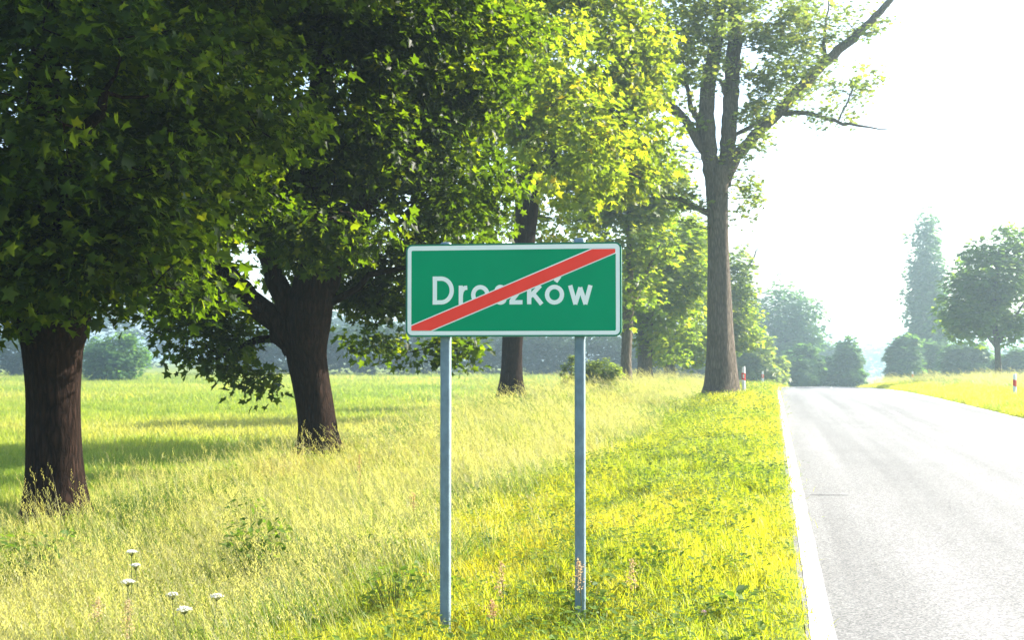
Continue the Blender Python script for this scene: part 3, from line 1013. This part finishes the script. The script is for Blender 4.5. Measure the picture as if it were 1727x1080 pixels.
def band(rng, segs, keep=None):
    Us, Xs, Ys, Ss = [], [], [], []
    for (u0, u1, y0, y1, dens, s) in segs:
        u, x, y = spots(rng, u0, u1, y0, y1, dens)
        if keep is not None:
            k = keep(u, x, y, rng)
            u, x, y = u[k], x[k], y[k]
        Us.append(u); Xs.append(x); Ys.append(y); Ss.append(np.full(len(u), s))
    u, x, y, s = map(np.concatenate, (Us, Xs, Ys, Ss))
    return u, x, y, s, ground_uz(u, y)


def short_share(u, x, y):
    """1 on the mown strip by the road, 0 on the tall bank; the foreground by the posts is short too"""
    edge = -3.0 + .6 * vnoise(x, y, .8, 5)
    return smooth(-1.0, .9, u - edge)


rg = np.random.default_rng(100)
u, x, y, s, z = band(rg, [(-4.2, .14, 3, 13, 75, 1.0), (-4.2, .16, 13, 26, 34, 1.4), (-4.2, .16, 26, 50, 14, 2.1), (-4.2, .16, 50, 110, 5, 3.2)],
                     keep=lambda u, x, y, r: (r.random(len(u)) < short_share(u, x, y)) & (u < .15 - .06 * np.clip(y / 16, .6, 3)))
tint = np.clip(.5 + .22 * vnoise(x, y, .9, 6) + .10 * vnoise(x, y, 3.5, 7) + rg.normal(0, .13, len(u)), 0, 1)
hs = s ** .45 * np.clip(1 + .25 * vnoise(x, y, 1.3, 8), .5, 1.6) * np.where(u > -.12, .55, 1) * rg.uniform(.75, 1.3, len(u))
kinds = ["short"] * 7 + ["herb"] * 2
vi = np.where((rg.random(len(u)) < .025 + .07 * (vnoise(x, y, 1.6, 9) > 1.2)), rg.integers(7, 9, len(u)), rg.integers(0, 7, len(u)))
scatter("verge_grass", "short bright yellow-green grass on the verge between posts and road", np.stack((x, y, z), 1), tint, np.stack((s, s, hs), 1), kinds, [M["short"], M["weed_i"]], 1, vi=vi)

u, x, y, s, z = band(rg, [(-9.2, -1.2, 3, 16, 55, 1.0), (-9.2, -2.0, 16, 30, 26, 1.35), (-9.0, -2.2, 30, 55, 11, 1.9), (-8.5, -2.2, 55, 110, 4, 2.8)],
                     keep=lambda u, x, y, r: r.random(len(u)) > short_share(u, x, y) * 1.02)
tint = np.clip(.34 + .24 * vnoise(x, y, .55, 16) + .2 * vnoise(x, y, 2.2, 17) + rg.normal(0, .2, len(u)) + .16 * smooth(-4, -6.5, u), 0, 1)
kinds = ["tall"] * 6 + ["mid"] * 4 + ["herb"] * 3
bank = smooth(-4.6, -6.6, u)
q = rg.random(len(u))
patch = (vnoise(x, y, 1.5, 19) > .75) & (bank < .75)
herb = np.where(u > -3.6, .03, .10) + .66 * patch
vi = np.where(q < herb, rg.integers(10, 13, len(u)), np.where(q < herb + (1 - herb) * (.08 + .8 * bank), rg.integers(0, 6, len(u)), rg.integers(6, 10, len(u))))
hs = s ** .35 * rg.uniform(.7, 1.25, len(u)) * np.where(vi >= 10, 1.25, 1)
scatter("tall_grass", "tall straw-coloured grass in seed covering the bank under the trees", np.stack((x, y, z), 1), tint, np.stack((s, s, hs), 1), kinds, [M["tall"], M["weed_i"]], 2, spin=.9, vi=vi)

u, x, y, s, z = band(rg, [(-30, -8.6, 6, 30, 16, 1.0), (-60, -8.6, 30, 60, 5, 1.6), (-110, -8.6, 60, 110, 1.6, 2.6), (-150, -8.6, 110, 160, .8, 3.8)])
tint = np.clip(.5 + .25 * vnoise(x, y, .16, 26) + .1 * vnoise(x, y, .9, 27) + rg.normal(0, .12, len(u)), 0, 1)
hs = s ** .5 * rg.uniform(.7, 1.25, len(u))
scatter("meadow_grass", "bright green meadow grass beyond the tree row", np.stack((x, y, z), 1), tint, np.stack((s, s, hs), 1), ["field"] * 7, [M["field"]], 3)

u, x, y, s, z = band(rg, [(6.45, 9.6, 10, 60, 14, 1.7), (6.45, 9.0, 60, 120, 5, 2.8)])
tint = np.clip(.5 + .2 * vnoise(x, y, .6, 36) + rg.normal(0, .12, len(u)), 0, 1)
scatter("verge_grass", "short yellow-green grass along the right road edge", np.stack((x, y, z), 1), tint, np.stack((s, s, s ** .4 * rg.uniform(.8, 1.3, len(u))), 1), ["short"] * 6, [M["short"]], 4)
u, x, y, s, z = band(rg, [(9.4, 22, 14, 60, 7, 1.8), (8.0, 26, 60, 130, 2.5, 2.8)])
tint = np.clip(.32 + .22 * vnoise(x, y, .4, 46) + rg.normal(0, .14, len(u)), 0, 1)
scatter("tall_grass", "tall hazy meadow grass behind the right verge", np.stack((x, y, z), 1), tint, np.stack((s, s, s ** .35 * rg.uniform(.7, 1.2, len(u))), 1), ["tall"] * 5 + ["mid"] * 3, [M["tall"], M["weed_i"]], 5, spin=.9)


# ------------------------------------------------------------------ the town sign
S_PX = 1225.0
def sp(X, Y_):
    return ((X - 852) / S_PX, (413 - Y_) / S_PX)


def rounded(x0, z0, x1, z1, r, n=6):
    pts = []
    for cx, cz, a0 in ((x1 - r, z1 - r, 0), (x0 + r, z1 - r, 90), (x0 + r, z0 + r, 180), (x1 - r, z0 + r, 270)):
        for i in range(n + 1):
            a = R(a0 + 90 * i / n)
            pts.append((cx + r * math.cos(a), cz + r * math.sin(a)))
    return pts


def frame(mb, outer, inner, y0, y1):
    n = len(outer)
    V = [(p[0], y, p[1]) for y in (y0, y1) for p in outer] + [(p[0], y, p[1]) for y in (y0, y1) for p in inner]
    F = []
    for i in range(n):
        j = (i + 1) % n
        F += [(i, j, 2 * n + j, 2 * n + i), (n + i, 3 * n + i, 3 * n + j, n + j), (i, n + i, n + j, j), (2 * n + i, 2 * n + j, 3 * n + j, 3 * n + i)]
    mb.add(V, F)


def ribbon(mb, pts, w, y0, y1, closed=False):
    P = np.array(pts, float)
    n = len(P)
    L, Rr = [], []
    for i in range(n):
        if closed:
            a, b = P[i] - P[i - 1], P[(i + 1) % n] - P[i]
        else:
            a = P[i] - P[i - 1] if i else P[1] - P[0]
            b = P[i + 1] - P[i] if i < n - 1 else a
        a = a / np.linalg.norm(a); b = b / np.linalg.norm(b)
        t = (a + b) / (np.linalg.norm(a + b) + 1e-9)
        nn = np.array((-t[1], t[0]))
        k = 1 / max(.35, abs(nn @ np.array((-a[1], a[0]))))
        L.append(P[i] + nn * w / 2 * k); Rr.append(P[i] - nn * w / 2 * k)
    V = [(p[0], y, p[1]) for y in (y0, y1) for p in L] + [(p[0], y, p[1]) for y in (y0, y1) for p in Rr]
    F = []
    for i in range(n if closed else n - 1):
        j = (i + 1) % n
        F += [(i, j, 2 * n + j, 2 * n + i), (n + i, 3 * n + i, 3 * n + j, n + j), (i, n + i, n + j, j), (2 * n + i, 2 * n + j, 3 * n + j, 3 * n + i)]
    if not closed:
        F += [(0, 2 * n, 3 * n, n), (n - 1, 2 * n - 1, 4 * n - 1, 3 * n - 1)]
    mb.add(V, F)


SIGN_D = 6.87
sc_ = W(864, 489, SIGN_D)
gz_sign = float(ground_z(sc_[0], sc_[1]))
sign = thing("town_sign", "green end-of-town sign with red diagonal bar on two grey posts", "road sign", (sc_[0], sc_[1], gz_sign), YAW - R(8.0))
zc = sc_[2] - gz_sign                      # centre height of the plate above its foot
def up(mb):
    mb.V = [(v[0], v[1], v[2] + zc) for v in mb.V]
    return mb
x0, z1 = sp(86, 86); x1, z0 = sp(1620, 741)
mb = MB(); mb.prism(rounded(x0, z0, x1, z1, .034), .0, .022)
up(mb).build("plate", M["sign_green"], sign)
mb = MB(); frame(mb, rounded(x0 - .004, z0 - .004, x1 + .004, z1 + .004, .038), rounded(x0 + .001, z0 + .001, x1 - .001, z1 - .001, .033), -.004, .05)
up(mb).build("rim", M["rim"], sign)
b0, c1 = sp(92, 93); b1, c0 = sp(1613, 734)
i0, j1 = sp(120, 126); i1, j0 = sp(1585, 706)
mb = MB(); frame(mb, rounded(b0, c0, b1, c1, .028), rounded(i0, j0, i1, j1, .008), -.0012, .002)
up(mb).build("border", M["sign_white"], sign)


def arc(cx, cy_, rx, ry, a0, a1, n=20):
    return [sp(cx + rx * math.cos(R(a0 + (a1 - a0) * i / n)), cy_ - ry * math.sin(R(a0 + (a1 - a0) * i / n))) for i in range(n + 1)]


def line(*p):
    return [sp(*q) for q in p]


SW = 30.5 / S_PX
def letter(strokes):
    mb = MB()
    for i, s_ in enumerate(strokes):
        pts, closed = (s_, False) if not isinstance(s_, tuple) else s_
        ribbon(mb, pts, SW, -.0012 - .0001 * i, .0018 + .0001 * i, closed)
    up(mb).build("letter", M["sign_white"], sign)


letter([line((292, 313), (292, 515)), line((276, 329), (340, 329)) + arc(338, 414, 77, 85, 86, -86, 24) + line((340, 499), (276, 499))])         # D
letter([line((481, 380), (481, 515)), line((481, 452), (486, 424)) + line((497, 405), (511, 397), (528, 395))])                               # r
letter([(arc(622, 447, 51, 55, 0, 345, 23), True)])                                                                                           # o
letter([line((800, 402)) + arc(767, 418, 27, 26, 60, 270, 14) + arc(767, 478, 29, 25, 80, -130, 14)])                                       # s
letter([line((834, 396), (922, 396)), line((915, 405), (845, 495)), line((832, 502), (925, 502))])                                             # z
letter([line((973, 313), (973, 517)), line((980, 462), (1052, 384)), line((1000, 440), (1062, 517))])                                          # k
letter([(arc(1153, 450, 53, 55, 0, 345, 23), True), line((1189, 318), (1160, 358))])                                                          # o with acute
letter([line((1264, 385), (1302, 519)), line((1299, 519), (1337, 400)), line((1334, 400), (1373, 519)), line((1370, 519), (1407, 385))])         # w
mb = MB(); mb.prism([sp(*p) for p in ((118, 662), (1407, 128), (1585, 128), (1585, 163), (277, 704), (118, 704))], -.0024, .001)
up(mb).build("bar_edging", M["sign_white"], sign)
mb = MB(); mb.prism([sp(*p) for p in ((121, 668), (1420, 131), (1582, 131), (1582, 157), (264, 701), (121, 701))], -.0034, .001)
up(mb).build("bar", M["sign_red"], sign)
ca, sa = math.cos(YAW - R(8)), math.sin(YAW - R(8))
for px in (748.5, 979.5):
    w = W(px, 700, SIGN_D + .03)
    lx = (w[0] - sc_[0]) * ca + (w[1] - sc_[1]) * sa
    ly = .022 + .034
    gx, gy = sc_[0] + lx * ca - ly * sa, sc_[1] + lx * sa + ly * ca
    gz = float(ground_z(gx, gy)) - gz_sign
    top = z1 + zc + (.02 if px > 900 else .006)
    post = MB()
    ang = np.linspace(0, 2 * math.pi, 24, endpoint=False)
    sup = [(math.copysign(abs(math.cos(a)) ** .55, math.cos(a)) * .0305, math.copysign(abs(math.sin(a)) ** .55, math.sin(a)) * .0305) for a in ang]
    n = len(sup)
    zs = [gz - .3, gz + .6, gz + 1.2, top]
    post.add([(lx + p[0], ly + p[1], q) for q in zs for p in sup], [(i * n + j, i * n + (j + 1) % n, (i + 1) * n + (j + 1) % n, (i + 1) * n + j) for i in range(3) for j in range(n)])
    po = post.build("post", M["zinc"], sign, True)
    cp = MB()
    cp.add([(lx + p[0] * k, ly + p[1] * k, q) for k, q in ((1.07, top - .02), (1.07, top + .004), (.85, top + .012), (.3, top + .014)) for p in sup],
           [(i * n + j, i * n + (j + 1) % n, (i + 1) * n + (j + 1) % n, (i + 1) * n + j) for i in range(3) for j in range(n)] + [tuple(range(3 * n, 4 * n))])
    cp.build("post_cap", M["zinc"], po, True)
    for hz in (z0 + .12, z1 - .12):
        cl = MB()
        cl.tube([(lx + .037 * math.cos(a), ly + .037 * math.sin(a), hz + zc) for a in np.linspace(0, 2 * math.pi, 17)], [.006] * 17, 5)
        cl.build("clamp", M["sheet"], po)
for hz in (z0 + .12, z1 - .12):
    rl = MB(); rl.box((0, .0235, hz + zc), (x1 - x0 - .08, .004, .03)); rl.build("rail", M["sheet"], sign)


# ------------------------------------------------------------------ delineator posts
def delineator(label, px, py_top, d, group="roadside marker posts", h=None):
    top = W(px, py_top, d)
    gz = float(ground_z(top[0], top[1]))
    H = max(.7, min(1.25, top[2] - gz)) if h is None else h
    root = thing("marker_post", label, "marker post", (top[0], top[1], gz), 0, group)
    w, t = .062, .05
    V, F = [], []
    rows = [(-.15, 1.0), (H * .5, 1.0), (H - .05, .98), (H, .8)]
    sec = [(-1, -.4), (-.55, -1), (.55, -1), (1, -.4), (.6, 1), (-.6, 1)]
    for zz, k in rows:
        for i, (a, b) in enumerate(sec):
            V.append((a * w * k, b * t * k, zz + (.04 * (a + 1) / 2 if zz == H else 0)))
    n = len(sec)
    for i in range(len(rows) - 1):
        for j in range(n):
            F.append((i * n + j, i * n + (j + 1) % n, (i + 1) * n + (j + 1) % n, (i + 1) * n + j))
    F.append(tuple(range(3 * n, 4 * n)))
    mesh_obj("post_body", V, F, M["plastic"], root)
    V, F = [], []
    for zz, sl in ((H - .42, -.02), (H - .19, -.02)):
        for a, b in sec:
            V.append((a * (w + .003), b * (t + .003), zz + sl * a))
    for j in range(n):
        F.append((j, (j + 1) % n, n + (j + 1) % n, n + j))
    band_ = mesh_obj("red_band", V, F, M["redband"], root)
    mb = MB(); mb.box((0, -t - .006, H - .30), (.05, .006, .13)); mb.build("reflector", M["sign_white"] if px < 1500 else M["redband"], band_)
    if px > 1600:
        mb = MB(); mb.tube([(0, -t - .001, H - .72), (0, -t - .008, H - .72)], [.02, .02], 10); mb.build("bolt", M["black"], root)
    return root


delineator("white marker post with red band beside the tall poplar trunk", 1254, 620, 40)
delineator("white marker post with red band on the right verge by the photo edge", 1711, 632, 42)
delineator("small far marker post in the grass near the left road edge", 1286, 627, 78)
delineator("tiny white marker post standing before the dark bushes at the crest", 1360, 636, 140, h=1.1)
delineator("tiny marker post with red band in the gap right of the road", 1475, 634, 118, h=1.1)
delineator("faint red marker post tip in grass below the columnar poplar", 1539, 637, 98, h=1.1)


# ------------------------------------------------------------------ flowers and single weeds
def ground_at(px, py, d0):
    """walk along the view until it meets the ground"""
    for d in np.arange(4.0, 80, .02):
        p = W(px, py, d)
        if p[2] <= ground_z(p[0], p[1]):
            return p, d
    return W(px, py, d0), d0


def umbel(label, px, py, d, size, group="wild carrot flowers in the grass"):
    rng = np.random.default_rng(int(px * 7 + py))
    top = W(px, py, d)
    gz = float(ground_z(top[0], top[1]))
    h = top[2] - gz
    root = thing("wild_carrot", label, "flower", (top[0], top[1], gz), 0, group)
    mb = MB()
    sway = rng.normal(0, .04, 2)
    P = spline([(-sway[0], -sway[1], 0), (-sway[0] * .3, -sway[1] * .6, h * .5), (0, 0, h - .035)], 8)
    mb.tube(P, np.linspace(.004, .0025, 8), 5)
    N = 26
    tips = []
    for i in range(N):
        r = size * math.sqrt((i + .5) / N); a = i * 2.4
        tip = np.array((math.cos(a) * r, math.sin(a) * r, h + .012 - .42 * r * r / size))
        tips.append(tip)
        mb.tube([(0, 0, h - .035), tip], [.0012, .0008], 3, cap=False)
    mb.build("stem", M["stalk"], root)
    Pp, T, Nn = [], [], []
    for t in tips:
        for _ in range(16):
            Pp.append(t + rng.normal(0, .0055, 3) * (1, 1, .4)); v = rng.normal(size=3); v[2] = abs(v[2]) * .2; T.append(v); Nn.append(np.array((0, 0, 1)) + rng.normal(0, .4, 3))
    Pp = np.array(Pp)
    stamp("umbel", Pp, np.array(T), np.array(Nn), np.full(len(Pp), .0075), rng.random(len(Pp)), LEAF_V * (1.6, 1, 1), LEAF_F, M["petal"], root)


umbel("white umbel flower farthest left at the bottom of the bank", 216, 982, 7.6, .036)
umbel("white umbel flower in the middle of the left trio", 291, 1004, 7.4, .032)
umbel("white umbel flower on the right of the left trio", 366, 1006, 7.3, .036)
umbel("largest white umbel flower lowest near the bottom edge", 311, 1028, 7.1, .042)
umbel("pale green-white umbel flower topmost of the carrot flowers", 222, 932, 8.2, .03)
umbel("small pale umbel just below the topmost carrot flower", 229, 955, 8.0, .024)


def dock(label, px, py_top, py_foot, d, tintlo=0.):
    rng = np.random.default_rng(int(px * 3 + py_top))
    top = W(px, py_top, d)
    gz = float(ground_z(top[0], top[1]))
    h = top[2] - gz
    lo = W(px, py_foot, d)[2] - gz
    root = thing("dock_plant", label, "weed", (top[0], top[1], gz), 0, "rusty dock stalks in seed")
    mb = MB(); mb.tube(spline([(.02, 0, -.02), (.01, .01, h * .5), (0, 0, h)], 7), np.linspace(.004, .0015, 7), 5)
    mb.build("stem", M["stalk"], root)
    N = 230
    q = rng.random(N)
    zz = lo + (h - lo) * q
    rad = .045 * (1.15 - q) * np.abs(rng.normal(0, .6, N)) + .004
    a = np.round(rng.uniform(0, 6.28, N) / 1.05) * 1.05 + q * 9
    P = np.stack((np.cos(a) * rad, np.sin(a) * rad, zz + rad * .8), 1)
    stamp("seed_head", P, unit(rng, N), unit(rng, N), rng.uniform(.006, .012, N), np.clip(tintlo + rng.random(N) * .7, 0, 1), LEAF_V * (1.7, 1, 1), LEAF_F, M["rust"], root)


dock("tan seed stalk leaning between the two sign posts", 845, 950, 1010, 7.0, .35)
dock("short rusty seed stalk low between the two posts", 830, 1015, 1050, 6.8, .2)
dock("pinkish seed stalk just right of the right post", 1066, 945, 1000, 7.1, .4)
dock("pale seed stalk rising in front of the right post", 976, 945, 1000, 6.75, .5)
dock("reddish-brown dock stalk on the bank near the forked trunk", 606, 768, 820, 14, .0)
dock("rusty dock stalk left of the left post", 697, 832, 862, 10.5, .0)
dock("tan seed stalk standing at the bottom left edge", 216, 1015, 1080, 6.6, .4)
dock("pale tan stalk at the lower left corner", 165, 1010, 1050, 6.9, .5)


def clover(label, px, py, d):
    rng = np.random.default_rng(int(px))
    top = W(px, py, d); gz = float(ground_z(top[0], top[1])); h = max(.05, top[2] - gz)
    root = thing("clover_flower", label, "flower", (top[0], top[1], gz), 0, "pale pink clover heads by the bottom edge")
    mb = MB(); mb.tube([(0, 0, 0), (.004, 0, h * .5), (0, 0, h)], [.002, .002, .0015], 5); mb.build("stem", M["stalk"], root)
    u_ = unit(rng, 90)
    stamp("flower_head", u_ * .011 + np.array((0, 0, h)), u_, unit(rng, 90), np.full(90, .009), rng.random(90), LEAF_V, LEAF_F, M["pink"], root)


clover("upper of two pale pink clover heads near the road", 1200, 1040, 6.9)
clover("lower left of two pale pink clover heads near the road", 1187, 1056, 6.8)


def weed(label, px, py, n, spread, ls, hgt, seed, name="leafy_weed", mat=None):
    rng = np.random.default_rng(seed)
    p, d = ground_at(px, py, 8)
    root = thing(name, label, "weed", (p[0], p[1], float(ground_z(p[0], p[1]))), 0, "broad-leaved weeds in the grass")
    a = rng.uniform(0, 6.28, n); r = spread * np.sqrt(rng.random(n))
    hh = hgt * rng.uniform(.35, 1, n)
    P = np.stack((np.cos(a) * r, np.sin(a) * r, hh), 1)
    tip = np.stack((np.cos(a), np.sin(a), rng.normal(.1, .35, n)), 1) + rng.normal(0, .4, (n, 3))
    mb = MB()
    for q in P[::2]:
        mb.tube(spline([(q[0] * .4, q[1] * .4, -.01), (q[0] * .7, q[1] * .7, q[2] * .6), q], 4), [.003, .0025, .002, .0015], 4, cap=False)
    mb.build("stem", M["stalk"], root)
    stamp("leaves", P, tip, np.array((0, 0, 1.)) + rng.normal(0, .45, (n, 3)), ls * rng.uniform(.6, 1.3, n), rng.random(n),
          np.array([(0, 0, 0), (.22, .25, .05), (.27, .55, .03), (0, 1, -.12), (-.27, .55, .03), (-.22, .25, .05)], float), [(0, 1, 2, 3), (0, 3, 4, 5)], mat or M["weed"], root)


weed("dark broad-leaved weed patch left of the left post's lower half", 432, 985, 190, .3, .075, .5, 1)
weed("bluish-leaved weed standing above the dark weed patch", 420, 930, 90, .18, .06, .52, 2)
weed("broad-leaved weed by the lower left corner", 75, 1000, 170, .34, .085, .5, 3)
weed("low weed at the foot of the right post", 985, 1050, 40, .16, .045, .2, 4)
weed("dock rosette with long leaves near the road edge", 1242, 1040, 20, .10, .09, .14, 5)
weed("small dark rosette midway between right post and road", 1235, 965, 18, .10, .05, .10, 6)
weed("weed tuft left of the left post's foot", 668, 1040, 120, .22, .05, .34, 7)
weed("leafy weed close beside the left post at mid height", 640, 960, 60, .24, .055, .3, 8)
weed("small weed beside the verge's mid slope", 1085, 900, 36, .16, .06, .14, 9)

# ------------------------------------------------------------------ air
mb = MB(); mb.box((0, 1700, 12), (7600, 3800, 42))
hz = mb.build("haze", [])
hm = bpy.data.materials.new("haze_air")
hm.use_nodes = True
nt = hm.node_tree
nt.nodes.remove(nt.nodes["Principled BSDF"])
pv = nt.nodes.new("ShaderNodeVolumePrincipled")
pv.inputs["Color"].default_value = (.64, .88, .98, 1)
pv.inputs["Density"].default_value = .0013
pv.inputs["Anisotropy"].default_value = .65
nt.links.new(pv.outputs[0], nt.nodes["Material Output"].inputs["Volume"])
hz.data.materials.append(hm)
tag(hz, "pale summer haze in the air", kind="stuff")
